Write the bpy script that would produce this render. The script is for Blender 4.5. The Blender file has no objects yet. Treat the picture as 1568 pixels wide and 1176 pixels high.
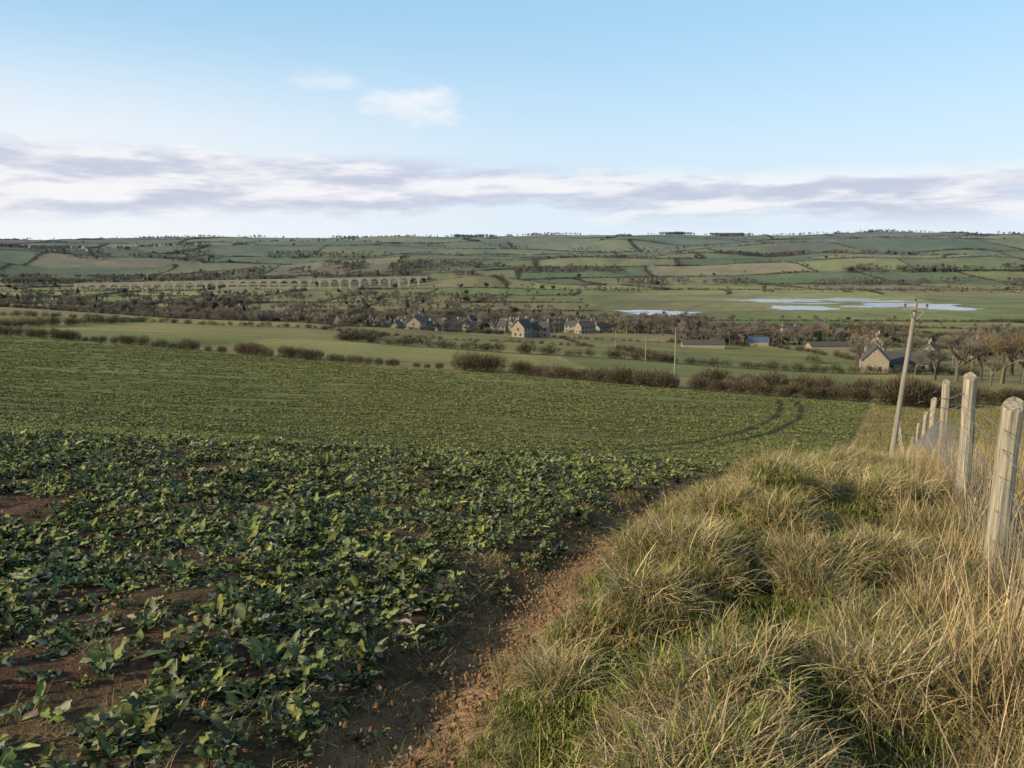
import bpy, math, random
import numpy as np
from mathutils import Vector, Matrix
R=math.radians
rng=np.random.default_rng(7); random.seed(7)
scene=bpy.context.scene
scene.view_settings.view_transform='Standard'; scene.view_settings.look='None'; scene.view_settings.exposure=0
PITCH=9.7
# ------------------------------------------------------------ noise
_P=np.random.default_rng(3).permutation(256); _V=np.random.default_rng(4).random(256)
def vn(x,y,seed=0):
    x=np.asarray(x,float)+seed*17.3; y=np.asarray(y,float)+seed*9.7
    xi=np.floor(x).astype(int); yi=np.floor(y).astype(int)
    fx=x-xi; fy=y-yi; fx=fx*fx*(3-2*fx); fy=fy*fy*(3-2*fy)
    h=lambda a,b:_V[_P[(_P[a&255]+b)&255]]
    return (h(xi,yi)*(1-fx)+h(xi+1,yi)*fx)*(1-fy)+(h(xi,yi+1)*(1-fx)+h(xi+1,yi+1)*fx)*fy
def fbm(x,y,o=4,seed=0):
    s=0;a=.5;t=0
    for i in range(o):
        s=s+a*vn(x*2**i,y*2**i,seed+i); t+=a; a*=.5
    return s/t
def sst(a,b,x):
    t=np.clip((np.asarray(x,float)-a)/(b-a),0,1); return t*t*(3-2*t)
# ------------------------------------------------------------ terrain
YT=np.array([20,25,35,50,70,100,140,200,300,400,540,650,900,1250,1650,2100,2800,3600,4300,5200,9500],float)
KT=np.array([-.867,-.627,-.307,0,.293,.445,.627,.893])
ZT=np.array([
[-4.4,-5.6,-7.7,-10.2,-12.2,-14.2,-16.2,-19.4,-24,-27,-38,-54,-77,-80,-81,-66,-28,2,16,8,-40],
[-4.7,-5.9,-8.0,-10.8,-13.2,-15.6,-17.9,-21,-26.7,-30.8,-47,-62,-78,-80,-81,-66,-28,2,19,10,-40],
[-5.0,-6.4,-8.8,-11.9,-14.4,-16.8,-19.7,-23.9,-31,-37.5,-55,-66,-78.5,-80,-81,-67,-30,4,25,18,-40],
[-5.3,-6.8,-9.8,-12.9,-15.0,-17.7,-21.3,-27.6,-37,-45,-58,-66,-79,-80,-81,-68,-30,8,33,25,-40],
[-5.6,-7.1,-10.0,-13.2,-15.9,-18.9,-23.9,-31.6,-42,-51,-60,-67,-79,-80,-81,-66,-26,12,42,32,-40],
[-5.7,-7.3,-10.1,-13.2,-16.1,-19.6,-25.3,-33,-44,-52,-61,-68,-79,-80,-81,-64,-22,15,48,38,-40],
[-5.9,-7.6,-10.4,-13.5,-16.5,-20.2,-26,-34,-45,-53,-61,-68,-79,-80,-81,-62,-20,16,48,38,-40],
[-6.2,-8,-10.8,-14,-17,-21,-27,-35,-46,-54,-62,-68,-79,-80,-81,-62,-20,16,48,38,-40]])
def pchip(x,y,xq):
    h=np.diff(x); d=np.diff(y)/h; m=np.zeros(len(x))
    for i in range(1,len(x)-1):
        if d[i-1]*d[i]>0:
            w1=2*h[i]+h[i-1]; w2=h[i]+2*h[i-1]; m[i]=(w1+w2)/(w1/d[i-1]+w2/d[i])
    m[0]=d[0]; m[-1]=d[-1]
    i=np.clip(np.searchsorted(x,xq)-1,0,len(x)-2); t=(xq-x[i])/h[i]
    return ((2*t**3-3*t*t+1)*y[i]+(t**3-2*t*t+t)*h[i]*m[i]+(-2*t**3+3*t*t)*y[i+1]+(t**3-t*t)*h[i]*m[i+1])
LY=np.log(YT); NY,NK=700,300
lyq=np.linspace(LY[0],LY[-1],NY); kq=np.linspace(KT[0],KT[-1],NK)
T1=np.array([pchip(LY,ZT[i],lyq) for i in range(len(KT))])
G=np.array([pchip(KT,T1[:,j],kq) for j in range(NY)])   # NY x NK
def Htab(x,y):
    yy=np.maximum(y,20.0); k=np.clip(x/yy,KT[0],KT[-1]-1e-6)
    a=(np.log(yy)-lyq[0])/(lyq[1]-lyq[0]); a=np.clip(a,0,NY-1.001); b=(k-kq[0])/(kq[1]-kq[0]); b=np.clip(b,0,NK-1.001)
    i=a.astype(int); j=b.astype(int); fa=a-i; fb=b-j
    return (G[i,j]*(1-fa)+G[i+1,j]*fa)*(1-fb)+(G[i,j+1]*(1-fa)+G[i+1,j+1]*fa)*fb
def xf(y): return .74+.475*np.asarray(y,float)
_ty=np.array([-8,0,2.7,6.3,10,13.9,18.2,25,50,120,400]); _tx=np.array([-3.4,-1.35,-.60,.40,2.0,4.05,6.5,9.6,21.2,54.5,188.])
def xt(y): return np.interp(y,_ty,_tx)
def H(x,y):
    x=np.asarray(x,float); y=np.asarray(y,float)
    xc=25*np.tanh(x/25)
    yn=np.maximum(y,-6)
    near=-1.75-.09*yn-.00437*np.minimum(yn,40)**2-.05*xc
    w=sst(20,33,y)
    d=(x-xt(y))*.9
    bank=.40*sst(.15,1.7,d)*(1-.65*sst(8,17,y))-.13*np.exp(-((d+.12)/.30)**2)
    on=sst(.1,.7,d); df=x-xf(y); nf_=1-.7*np.exp(-(df/.7)**2)
    bank=bank+on*((fbm(x*1.5,y*1.5,3,5)-.5)*.46+(vn(x*3.2,y*3.2,8)-.5)*.24)*nf_-.22*sst(-2.2,-.3,df)*(1-sst(5.2,7.5,y))
    bank=bank+(1-on)*((fbm(x*3,y*3,3,6)-.5)*.08+(vn(x*.45,y*.45,3)-.5)*.16)
    z=(near)*(1-w)+Htab(x,y)*w+bank*(1-sst(24,45,y))
    far=sst(60,400,y)*(1-sst(700,880,y))*(fbm(x/60,y/60,3,2)-.5)*3.0
    far=far+sst(1620,2300,y)*((fbm(x/700,y/620,3,11)-.5)*110)*(1-.50*sst(3000,4300,y))
    far=far+20*np.exp(-(((x+60)/110)**2+((y-1600)/90)**2))
    return z+far
def Hs(x,y): return float(H(np.array([x]),np.array([y]))[0])
# ------------------------------------------------------------ mesh helpers
def quads_obj(name,V,F,col=None,mat=None,smooth=False,link=True):
    V=np.ascontiguousarray(V,dtype=np.float32); F=np.ascontiguousarray(F,dtype=np.int32)
    me=bpy.data.meshes.new(name)
    me.vertices.add(len(V)); me.vertices.foreach_set("co",V.ravel())
    n=F.shape[1]
    me.loops.add(F.size); me.loops.foreach_set("vertex_index",F.ravel())
    me.polygons.add(len(F)); me.polygons.foreach_set("loop_start",np.arange(0,F.size,n,dtype=np.int32))
    if smooth: me.polygons.foreach_set("use_smooth",np.ones(len(F),dtype=bool))
    me.update(calc_edges=True)
    if col is not None:
        a=me.color_attributes.new("Col","FLOAT_COLOR","POINT")
        c=np.ones((len(V),4),dtype=np.float32); c[:,:3]=col
        a.data.foreach_set("color",c.ravel())
    if mat: me.materials.append(mat)
    ob=bpy.data.objects.new(name,me)
    if link: scene.collection.objects.link(ob)
    return ob
def pyobj(name,V,F,mat,parent=None,smooth=False):
    me=bpy.data.meshes.new(name); me.from_pydata([tuple(v) for v in V],[],F); me.update()
    if smooth:
        for p in me.polygons: p.use_smooth=True
    me.materials.append(mat)
    ob=bpy.data.objects.new(name,me); scene.collection.objects.link(ob)
    if parent: ob.parent=parent
    return ob
def empty(name,loc,rz=0):
    e=bpy.data.objects.new(name,None); e.location=loc; e.rotation_euler=(0,0,rz); e.empty_display_size=.5
    scene.collection.objects.link(e); return e
def boxes(bl):
    V=[];F=[]
    for (x0,x1,y0,y1,z0,z1) in bl:
        b=len(V)
        V+=[(x0,y0,z0),(x1,y0,z0),(x1,y1,z0),(x0,y1,z0),(x0,y0,z1),(x1,y0,z1),(x1,y1,z1),(x0,y1,z1)]
        F+=[(b,b+3,b+2,b+1),(b+4,b+5,b+6,b+7),(b,b+1,b+5,b+4),(b+1,b+2,b+6,b+5),(b+2,b+3,b+7,b+6),(b+3,b,b+4,b+7)]
    return V,F
# ------------------------------------------------------------ materials
def nt(m): return m.node_tree.nodes,m.node_tree.links
def haze(N,L,colsock,amt=.55):  # aerial haze painted into the base colour: blue-grey tint growing with world Y
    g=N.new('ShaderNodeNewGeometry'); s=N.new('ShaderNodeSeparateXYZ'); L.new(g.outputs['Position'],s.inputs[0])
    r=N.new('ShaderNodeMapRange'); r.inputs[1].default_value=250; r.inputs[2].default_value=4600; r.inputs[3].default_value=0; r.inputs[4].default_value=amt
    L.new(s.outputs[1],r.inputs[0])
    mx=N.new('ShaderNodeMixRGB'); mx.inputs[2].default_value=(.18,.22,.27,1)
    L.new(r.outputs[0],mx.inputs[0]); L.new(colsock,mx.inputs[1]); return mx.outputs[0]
def veg_mat(name,rough=.6,var=.35,spec=0,hz=True):
    m=bpy.data.materials.new(name); m.use_nodes=True; N,L=nt(m)
    b=N['Principled BSDF']; out=N['Material Output']
    a=N.new('ShaderNodeVertexColor'); a.layer_name='Col'
    oi=N.new('ShaderNodeObjectInfo')
    mr=N.new('ShaderNodeMapRange'); mr.inputs[3].default_value=1-var; mr.inputs[4].default_value=1+var; L.new(oi.outputs['Random'],mr.inputs[0])
    vm=N.new('ShaderNodeVectorMath'); vm.operation='SCALE'; L.new(a.outputs[0],vm.inputs[0]); L.new(mr.outputs[0],vm.inputs['Scale'])
    c=vm.outputs[0]
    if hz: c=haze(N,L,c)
    if spec==0:
        N.remove(b); b=N.new('ShaderNodeBsdfDiffuse'); L.new(c,b.inputs[0]); L.new(b.outputs[0],out.inputs[0])
    else:
        L.new(c,b.inputs['Base Color']); b.inputs['Roughness'].default_value=rough; b.inputs['Specular IOR Level'].default_value=spec
    return m
def noise_mat(name,c1,c2,scale=3,rough=.8,bump=.2,stretch=(1,1,1),hz=False,detail=6):
    m=bpy.data.materials.new(name); m.use_nodes=True; N,L=nt(m); b=N['Principled BSDF']
    tc=N.new('ShaderNodeTexCoord'); mp=N.new('ShaderNodeMapping'); mp.inputs['Scale'].default_value=stretch
    n=N.new('ShaderNodeTexNoise'); n.inputs['Scale'].default_value=scale; n.inputs['Detail'].default_value=detail; n.inputs['Roughness'].default_value=.65
    L.new(tc.outputs['Object'],mp.inputs[0]); L.new(mp.outputs[0],n.inputs[0])
    r=N.new('ShaderNodeValToRGB'); r.color_ramp.elements[0].position=.32; r.color_ramp.elements[1].position=.68
    r.color_ramp.elements[0].color=(*c1,1); r.color_ramp.elements[1].color=(*c2,1); L.new(n.outputs[0],r.inputs[0])
    c=r.outputs[0]
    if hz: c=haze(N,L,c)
    L.new(c,b.inputs['Base Color']); b.inputs['Roughness'].default_value=rough; b.inputs['Specular IOR Level'].default_value=.2
    if bump:
        bp=N.new('ShaderNodeBump'); bp.inputs['Strength'].default_value=bump; bp.inputs['Distance'].default_value=.02; L.new(n.outputs[0],bp.inputs['Height']); L.new(bp.outputs[0],b.inputs['Normal'])
    return m
M_leaf=veg_mat('rape_leaf',rough=.55,var=.30,spec=.15,hz=False)
M_grass=veg_mat('grass_blades',var=.25,hz=False)
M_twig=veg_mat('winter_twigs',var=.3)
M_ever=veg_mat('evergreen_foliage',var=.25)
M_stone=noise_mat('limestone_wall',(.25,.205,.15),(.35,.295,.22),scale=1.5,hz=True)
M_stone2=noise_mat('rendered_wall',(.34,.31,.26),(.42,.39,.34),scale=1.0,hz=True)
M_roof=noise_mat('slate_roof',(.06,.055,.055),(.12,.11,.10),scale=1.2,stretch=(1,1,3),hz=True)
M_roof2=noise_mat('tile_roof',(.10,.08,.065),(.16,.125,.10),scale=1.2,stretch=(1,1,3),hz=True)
M_blue=noise_mat('blue_sheet_roof',(.06,.10,.17),(.09,.15,.24),scale=.6,hz=False)
M_glass=noise_mat('window_glass',(.02,.025,.03),(.04,.05,.06),scale=1,rough=.15,bump=0)
M_brick=noise_mat('viaduct_brick',(.34,.28,.21),(.50,.42,.33),scale=.1,hz=False)
M_wood=noise_mat('weathered_wood',(.13,.10,.07),(.56,.48,.34),scale=7,stretch=(5,5,.25),bump=1.,detail=10)
M_pole=noise_mat('pole_wood',(.20,.17,.13),(.36,.31,.25),scale=3,stretch=(3,3,.2),bump=.4)
M_wire=noise_mat('galvanised_wire',(.16,.155,.15),(.25,.24,.23),scale=20,rough=.5,bump=0)
M_ins=noise_mat('porcelain_insulator',(.10,.06,.045),(.14,.09,.07),scale=8,rough=.25,bump=0)
# ------------------------------------------------------------ fields layout (beyond hedge)
TB=[0,150,235,330,430,540,660,790,930,1080,1250,1420,1600,1760,1940,2140,2360,2600,2880,3200,3560,4000,4500,5200,7000,12000]
TB=np.array(TB,float); FW=.15*TB+60; FO=np.random.default_rng(5).random(len(TB))*300
def wA(s,t): return (vn(s/420,t/420,21)-.5)*190*np.clip(t/1500,.15,1)
def wB(s,t): return (vn(s/520,t/520,22)-.5)*330*np.clip(t/2200,.08,1)+ .10*s*np.clip((t-300)/2500,0,.5)
def inv(x,y):
    s=x.copy(); t=y.copy()
    for _ in range(7):
        s,t=x-wA(s,t),y-wB(s,t)
    return s,t
_hk=np.array([-1.6,-.867,-.627,-.307,0,.293,.445,.47,.6,1.6]); _hy=np.array([235,200,182,150,125,106,103,102,98,95.])
def yh(k): return np.interp(k,_hk,_hy)
PAL=np.array([[.105,.135,.045],[.14,.155,.055],[.17,.175,.07],[.075,.11,.038],[.13,.11,.06],[.19,.165,.095],[.09,.12,.045],[.155,.145,.07],[.065,.085,.04]])*np.array([1.65,1.45,1.22])
PW_near=np.array([.15,.27,.24,.05,.02,.08,.06,.13,0]); PW_far=np.array([.24,.22,.15,.11,.03,.05,.11,.07,.04])
def seg_dist(px,py,pts):
    d=np.full(px.shape,1e9)
    for (ax,ay),(bx,by) in zip(pts[:-1],pts[1:]):
        vx,vy=bx-ax,by-ay; t=np.clip(((px-ax)*vx+(py-ay)*vy)/(vx*vx+vy*vy),0,1)
        d=np.minimum(d,np.hypot(px-ax-t*vx,py-ay-t*vy))
    return d
TR=[[(33,100),(31,92),(26.5,80),(20,68),(13.5,58.5),(7,53),(0,50.5),(-8,50),(-30,55)]]
TR.append([(34.8,99),(32.9,91),(28.3,78.6),(21.5,66.4),(14.6,56.8),(7.6,51.2),(0,48.6),(-8,48),(-30,53)])
def tram(px,py):
    d=np.full(px.shape,1e9)
    for t in TR: d=np.minimum(d,seg_dist(px,py,t))
    return d
# ------------------------------------------------------------ ground sheet
kc=np.concatenate([np.linspace(-1.9,-.80,50,endpoint=False),np.linspace(-.80,.80,860),np.linspace(.80,1.9,51)[1:]])
yy=np.exp(np.linspace(math.log(1.5),math.log(9800),860))-6
Yg,Kg=np.meshgrid(yy,kc,indexing='ij'); Xg=Kg*(Yg+6)
x=Xg.ravel(); y=Yg.ravel(); z=H(x,y)
def ground_col(x,y):
    k=x/np.maximum(y,1.)
    s,t=inv(x,y)
    i=np.clip(np.searchsorted(TB,t)-1,0,len(TB)-2)
    j=np.floor((s+FO[i])/FW[i]).astype(int)
    hsh=_V[(_P[(i*37+j*11)&255]+j*7+i)&255]; hs2=_V[(_P[(i*13+j*29)&255]+3*j)&255]
    cn=np.cumsum(PW_near/PW_near.sum()); cf=np.cumsum(PW_far/PW_far.sum())
    pi=np.where(t<1600,np.searchsorted(cn,hsh),np.searchsorted(cf,hsh)); pi=np.clip(pi,0,len(PAL)-1)
    c=PAL[pi]*(.8+.4*hs2)[:,None]
    c=np.where(((y>880)&(y<1400)&(k>.1))[:,None],c*.5+np.array([.205,.195,.07])*.5,c)
    c=np.where((y<700)[:,None],c*.6+np.array([.27,.225,.085])*.4,c)
    c=np.where((t>1600)[:,None],c*.75+np.array([.18,.18,.08])*.25,c)
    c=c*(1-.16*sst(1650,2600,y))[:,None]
    st=vn((s*np.cos(hsh*6)+t*np.sin(hsh*6))/(5+t*.006),(t*np.cos(hsh*6)-s*np.sin(hsh*6))/(60+t*.05),31)
    c=c*(.86+.28*st)[:,None]*(.75+.5*fbm(x/45,y/45,3,33))[:,None]*(.75+.5*vn(x/350,y/350,36))[:,None]
    bd=np.minimum(np.abs(t-TB[i]),np.abs(TB[i+1]-t)); 
    c=c*(1-.30*np.exp(-(bd/(2+t*.002))**2))[:,None]
    past=(y<yh(k)+0)&(x>=xt(y))
    cp=np.array([.23,.19,.08])*(.75+.5*fbm(x*.5,y*.5,4,41))[:,None]
    c=np.where(past[:,None],cp,c)
    crop=(x<xt(y))&(y<yh(k)-1.5)
    soil=np.array([.15,.08,.045])*(.5+1.*fbm(x*2.5,y*2.5,4,42))[:,None]
    mossy=sst(.4,.68,fbm(x*1.3,y*1.3,3,47))[:,None]
    soil=soil*(1-mossy*.4)+np.array([.09,.09,.03])*mossy*.4
    green=np.array([.142,.138,.044])*(.60+.80*fbm(x*.07+y*.02,y*.4,4,43))[:,None]*(.68+.64*vn(x*.25,y*1.5,44))[:,None]
    green=green*(1-.30*sst(.45,.75,fbm(x*.03,y*.06,3,45)))[:,None]
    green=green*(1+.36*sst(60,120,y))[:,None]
    g=sst(20,30,y)[:,None]
    cc=soil*(1-g)+green*g
    tm=(1-sst(.22,.5,tram(x,y)))*sst(30,38,y)
    cc=cc*(1-.6*tm)[:,None]
    c=np.where(crop[:,None],cc,c)
    d=(x-xt(y))*.9
    wob=(fbm(x*1.6,y*1.6,3,46)-.5)*.40
    tk=(1-sst(.20,.40,np.abs(d+wob-.06)))*(1-sst(60,100,y))
    ts=np.array([.40,.235,.12])*(.6+.8*fbm(x*6,y*6,3,48))[:,None]
    c=c*(1-tk[:,None])+ts*tk[:,None]
    ms=(1-sst(2.6,3.2,np.abs(d-1.7)*1.0))*(y>20)*(y<103)*(d>.2)
    c=c*(1-.7*ms[:,None])+np.array([.24,.205,.085])*(.7*ms[:,None])
    bk=(y<26)&(d>.45)
    bc=np.array([.15,.15,.05])*(.5+.8*fbm(x*2,y*2,3,49))[:,None]
    c=np.where(bk[:,None],bc,c)
    return c
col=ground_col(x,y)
nr,nc=len(yy),len(kc); idx=np.arange(nr*nc).reshape(nr,nc)
F=np.stack([idx[:-1,:-1],idx[:-1,1:],idx[1:,1:],idx[1:,:-1]],-1).reshape(-1,4)
M_g=bpy.data.materials.new('ground_fields'); M_g.use_nodes=True; N,L=nt(M_g); b=N['Principled BSDF']
a=N.new('ShaderNodeVertexColor'); a.layer_name='Col'
geo=N.new('ShaderNodeNewGeometry')
def gn(scale,det,lo,hi,prev):
    n=N.new('ShaderNodeTexNoise'); n.inputs['Scale'].default_value=scale; n.inputs['Detail'].default_value=det; n.inputs['Roughness'].default_value=.7
    L.new(geo.outputs['Position'],n.inputs[0])
    r=N.new('ShaderNodeMapRange'); r.inputs[1].default_value=.3; r.inputs[2].default_value=.7; r.inputs[3].default_value=lo; r.inputs[4].default_value=hi; L.new(n.outputs[0],r.inputs[0])
    v=N.new('ShaderNodeVectorMath'); v.operation='SCALE'; L.new(prev,v.inputs[0]); L.new(r.outputs[0],v.inputs['Scale']); return n,v.outputs[0]
n1,c=gn(14,5,.5,1.5,a.outputs[0]); n2,c=gn(.8,4,.72,1.28,c); n3,c=gn(.03,5,.85,1.15,c)
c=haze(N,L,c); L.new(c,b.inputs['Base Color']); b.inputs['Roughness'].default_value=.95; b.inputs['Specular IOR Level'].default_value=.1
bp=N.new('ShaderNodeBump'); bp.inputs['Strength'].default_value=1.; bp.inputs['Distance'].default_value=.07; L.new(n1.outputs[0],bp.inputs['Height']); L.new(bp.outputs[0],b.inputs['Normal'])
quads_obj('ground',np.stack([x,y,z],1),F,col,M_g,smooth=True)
# ------------------------------------------------------------ scatter by geometry nodes
def scatter(name,P,rot,scl,protos,idx):
    colp=bpy.data.collections.new(name+'_source')
    for o in protos: colp.objects.link(o)
    me=bpy.data.meshes.new(name); n=len(P); me.vertices.add(n); me.vertices.foreach_set('co',np.asarray(P,np.float32).ravel())
    for nm,ty,key,arr in (('rot','FLOAT_VECTOR','vector',rot),('scl','FLOAT_VECTOR','vector',scl)):
        at=me.attributes.new(nm,ty,'POINT'); at.data.foreach_set(key,np.asarray(arr,np.float32).ravel())
    at=me.attributes.new('idx','INT','POINT'); at.data.foreach_set('value',np.asarray(idx,np.int32))
    ob=bpy.data.objects.new(name,me); scene.collection.objects.link(ob)
    g=bpy.data.node_groups.new(name+'_gn','GeometryNodeTree')
    g.interface.new_socket('Geometry',in_out='INPUT',socket_type='NodeSocketGeometry'); g.interface.new_socket('Geometry',in_out='OUTPUT',socket_type='NodeSocketGeometry')
    N=g.nodes; L=g.links; gi=N.new('NodeGroupInput'); go=N.new('NodeGroupOutput')
    ip=N.new('GeometryNodeInstanceOnPoints'); ci=N.new('GeometryNodeCollectionInfo')
    ci.inputs['Collection'].default_value=colp; ci.inputs['Separate Children'].default_value=True; ci.inputs['Reset Children'].default_value=True
    def na(nm,dt):
        q=N.new('GeometryNodeInputNamedAttribute'); q.data_type=dt; q.inputs['Name'].default_value=nm
        return [o for o in q.outputs if o.enabled and o.name=='Attribute'][0]
    e=N.new('FunctionNodeEulerToRotation'); L.new(na('rot','FLOAT_VECTOR'),e.inputs[0])
    L.new(gi.outputs[0],ip.inputs['Points']); L.new(ci.outputs[0],ip.inputs['Instance']); ip.inputs['Pick Instance'].default_value=True
    L.new(na('idx','INT'),ip.inputs['Instance Index']); L.new(e.outputs[0],ip.inputs['Rotation']); L.new(na('scl','FLOAT_VECTOR'),ip.inputs['Scale'])
    L.new(ip.outputs[0],go.inputs[0])
    md=ob.modifiers.new('scatter','NODES'); md.node_group=g
    return ob
def ribbons(r,n,Rad,L,W,a0,a1,cols,S=3,prof=None,fold=0.,base=None,z0=0):
    az=r.random(n)*2*np.pi
    if base is None:
        rr=Rad*np.sqrt(r.random(n)); ba=r.random(n)*2*np.pi; bx=rr*np.cos(ba); by=rr*np.sin(ba)
        bz=np.full(n,z0,float)
    else: bx,by,bz=base
    pos=np.stack([bx,by,bz],1); three=fold!=0
    wd=az+np.pi/2+(0 if three else 1)*r.uniform(-.9,.9,n)
    wv=np.stack([np.cos(wd),np.sin(wd),np.zeros(n)],1)
    m=3 if three else 2; V=np.zeros((n,S+1,m,3)); C=np.zeros((n,S+1,m,3))
    for s in range(S+1):
        t=s/S
        p=prof[s] if prof is not None else (1-t)**.7+.03
        an=a0+(a1-a0)*t
        w=(W*p)[:,None]*wv*.5
        jit=r.uniform(.55,1.4,n)[:,None] if three else 1
        V[:,s,0]=pos-w*jit; V[:,s,-1]=pos+w*jit
        if three:
            V[:,s,1]=pos
            nrm=np.stack([-np.cos(an)*np.cos(az),-np.cos(an)*np.sin(az),np.sin(an)],1)
            V[:,s,0]+=nrm*(fold*W*p*r.uniform(-.6,1.8,n))[:,None]; V[:,s,2]+=nrm*(fold*W*p*r.uniform(-.6,1.8,n))[:,None]
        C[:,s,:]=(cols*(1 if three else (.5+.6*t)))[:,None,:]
        if three: C[:,s,1]=C[:,s,1]*1.35+.01
        pos=pos+(L/S)[:,None]*np.stack([np.sin(an)*np.cos(az),np.sin(an)*np.sin(az),np.cos(an)],1)
    base_i=(np.arange(n)*(S+1)*m)[:,None]
    fs=[]
    for s in range(S):
        for q in range(m-1):
            o=s*m+q; fs.append(base_i+np.array([[o,o+1,o+m+1,o+m]]))
    return V.reshape(-1,3),np.concatenate(fs),C.reshape(-1,3)
def merge(parts):
    V=[];F=[];C=[];o=0
    for v,f,c in parts: V.append(v);F.append(f+o);C.append(c);o+=len(v)
    return np.concatenate(V),np.concatenate(F),np.concatenate(C)
def pickcol(r,n,pal,j=.2):
    pal=np.array(pal); return pal[r.integers(0,len(pal),n)]*(1+r.uniform(-j,j,(n,1)))
# ---- rape plants
LEAFP=np.array([[.105,.125,.030],[.125,.145,.035],[.11,.125,.045],[.17,.18,.042],[.075,.09,.026],[.22,.20,.045],[.17,.175,.09],[.21,.20,.13],[.05,.065,.022],[.06,.075,.03]])
protos=[]
for i in range(8):
    r=np.random.default_rng(100+i); n=int(r.integers(15,20))
    v=ribbons(r,n,.07,r.uniform(.045,.105,n),r.uniform(.024,.044,n),r.uniform(.1,1.0,n),r.uniform(1.0,2.4,n),pickcol(r,n,LEAFP,.25),S=6,prof=[.12,.25,.5,1.0,.8,.75,.2],fold=.28)
    bits=[v]
    if i%2==0:
        m=3; bits.append(ribbons(r,m,.08,r.uniform(.08,.13,m),r.uniform(.03,.05,m),r.uniform(1.2,1.5,m),r.uniform(1.5,1.9,m),pickcol(r,m,[[.32,.28,.16],[.26,.23,.06],[.22,.14,.11]]),S=6,prof=[.12,.16,.5,1.0,1.0,.7,.15],fold=.15,z0=.01))
    V,Fc,C=merge(bits); protos.append(quads_obj('rape_plant_%d'%i,V,Fc,C,M_leaf,smooth=False,link=False))
r=np.random.default_rng(11)
n=110000; Y=.2+28*r.random(n); keep=r.random(n)<(Y+3)/31; Y=Y[keep]; n=len(Y); X=r.uniform(-.93,.6,n)*(Y+3)
d=X-xt(Y); ok=(d<-.20)&(X<13)
ok&=(r.random(n)<(.78-.56*sst(3,16,Y)))
patch=fbm(X*1.1,Y*1.1,3,51); ok&=(r.random(n)<sst(.28,.45,patch)*.84+.16); ok&=(r.random(n)<.2+.8*sst(.2,.9,-d))
X=X[ok];Y=Y[ok]; n=len(X); print('crop near',n)
P=np.stack([X,Y,H(X,Y)-.005],1); rot=np.stack([r.uniform(-.3,.3,n),r.uniform(-.3,.3,n),r.uniform(0,6.28,n)],1)
s=r.uniform(.55,1.35,n)*(.78+.4*fbm(X*.9,Y*.9,3,51))*(1+np.clip(Y-4,0,30)*.036); scl=np.stack([s,s,s*r.uniform(.7,1.15,n)],1)
scatter('rape_crop',P,rot,scl,protos,r.integers(0,8,n))
# ---- mid-field crop clumps
protos=[]
for i in range(5):
    r=np.random.default_rng(200+i); n=14
    v=ribbons(r,n,.28,r.uniform(.10,.18,n),r.uniform(.08,.13,n),r.uniform(.2,.9,n),r.uniform(1.2,1.9,n),pickcol(r,n,np.array([[.11,.115,.03],[.13,.13,.036],[.085,.095,.027],[.17,.16,.05]])*1.5),S=2,prof=[.3,1.,.4])
    protos.append(quads_obj('rape_clump_%d'%i,*v,M_leaf,link=False))
r=np.random.default_rng(12); n=75000
Y=np.exp(r.uniform(math.log(25),math.log(190),n)); K=r.uniform(-.85,.5,n); X=K*Y
Y2=np.round(Y/.62)*.62+r.normal(0,.1,n); Y=np.where(Y<70,Y2,Y)
ok=(X<xt(Y)-.6)&(Y<yh(X/Y)-2)&(tram(X,Y)>.42)&(r.random(n)<.15+.85*sst(.36,.6,fbm(X*.12,Y*.5,3,53)))
X=X[ok];Y=Y[ok];n=len(X); s=r.uniform(.5,1.15,n)*(1+np.clip(Y-40,0,100)/130)
scatter('rape_crop',np.stack([X,Y,H(X,Y)],1),np.stack([0*X,0*X,r.uniform(0,6.28,n)],1),np.stack([s,s,s*.65],1),protos,r.integers(0,5,n))
# ---- grass tufts
GREEN=[[.18,.22,.04],[.22,.25,.055],[.14,.18,.035],[.26,.26,.075]]; STRAW=[[.50,.37,.19],[.66,.51,.29],[.38,.27,.13],[.29,.235,.10],[.45,.34,.17]]
protos=[]
for i in range(4):   # 0-3 green short turf patch
    r=np.random.default_rng(300+i); n=150
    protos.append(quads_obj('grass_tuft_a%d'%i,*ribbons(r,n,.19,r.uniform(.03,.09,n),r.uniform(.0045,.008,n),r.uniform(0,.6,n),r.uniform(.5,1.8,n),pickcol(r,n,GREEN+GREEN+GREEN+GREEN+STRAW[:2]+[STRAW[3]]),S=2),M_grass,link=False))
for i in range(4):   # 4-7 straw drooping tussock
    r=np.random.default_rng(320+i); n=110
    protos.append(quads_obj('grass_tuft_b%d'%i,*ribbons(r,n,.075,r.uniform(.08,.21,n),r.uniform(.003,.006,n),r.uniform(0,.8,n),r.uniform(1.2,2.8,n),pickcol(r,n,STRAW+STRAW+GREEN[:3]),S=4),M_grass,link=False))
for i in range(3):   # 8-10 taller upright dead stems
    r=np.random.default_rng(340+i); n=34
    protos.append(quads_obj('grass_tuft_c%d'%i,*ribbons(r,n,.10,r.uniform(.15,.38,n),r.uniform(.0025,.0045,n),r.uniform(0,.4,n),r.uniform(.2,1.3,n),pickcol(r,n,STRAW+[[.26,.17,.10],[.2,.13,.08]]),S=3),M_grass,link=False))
r=np.random.default_rng(13)
n=62000; Y=.6+27*r.random(n)**1.5; X=xt(Y)+r.uniform(.0,1,n)*(xf(Y)-xt(Y)+2.6)
d=X-xt(Y); df=X-xf(Y)
dens=(.05+.95*sst(.30,.78,d+(fbm(X*1.6,Y*1.6,3,46)-.5)*.9))
q=fbm(X*1.5,Y*1.5,3,5); q2=fbm(X*1.2,Y*1.2,3,61); q3=vn(X*3.2,Y*3.2,8); u=r.random(n)
clump=sst(.50,.60,q2*.35+q3*.50+q*.15)
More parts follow.
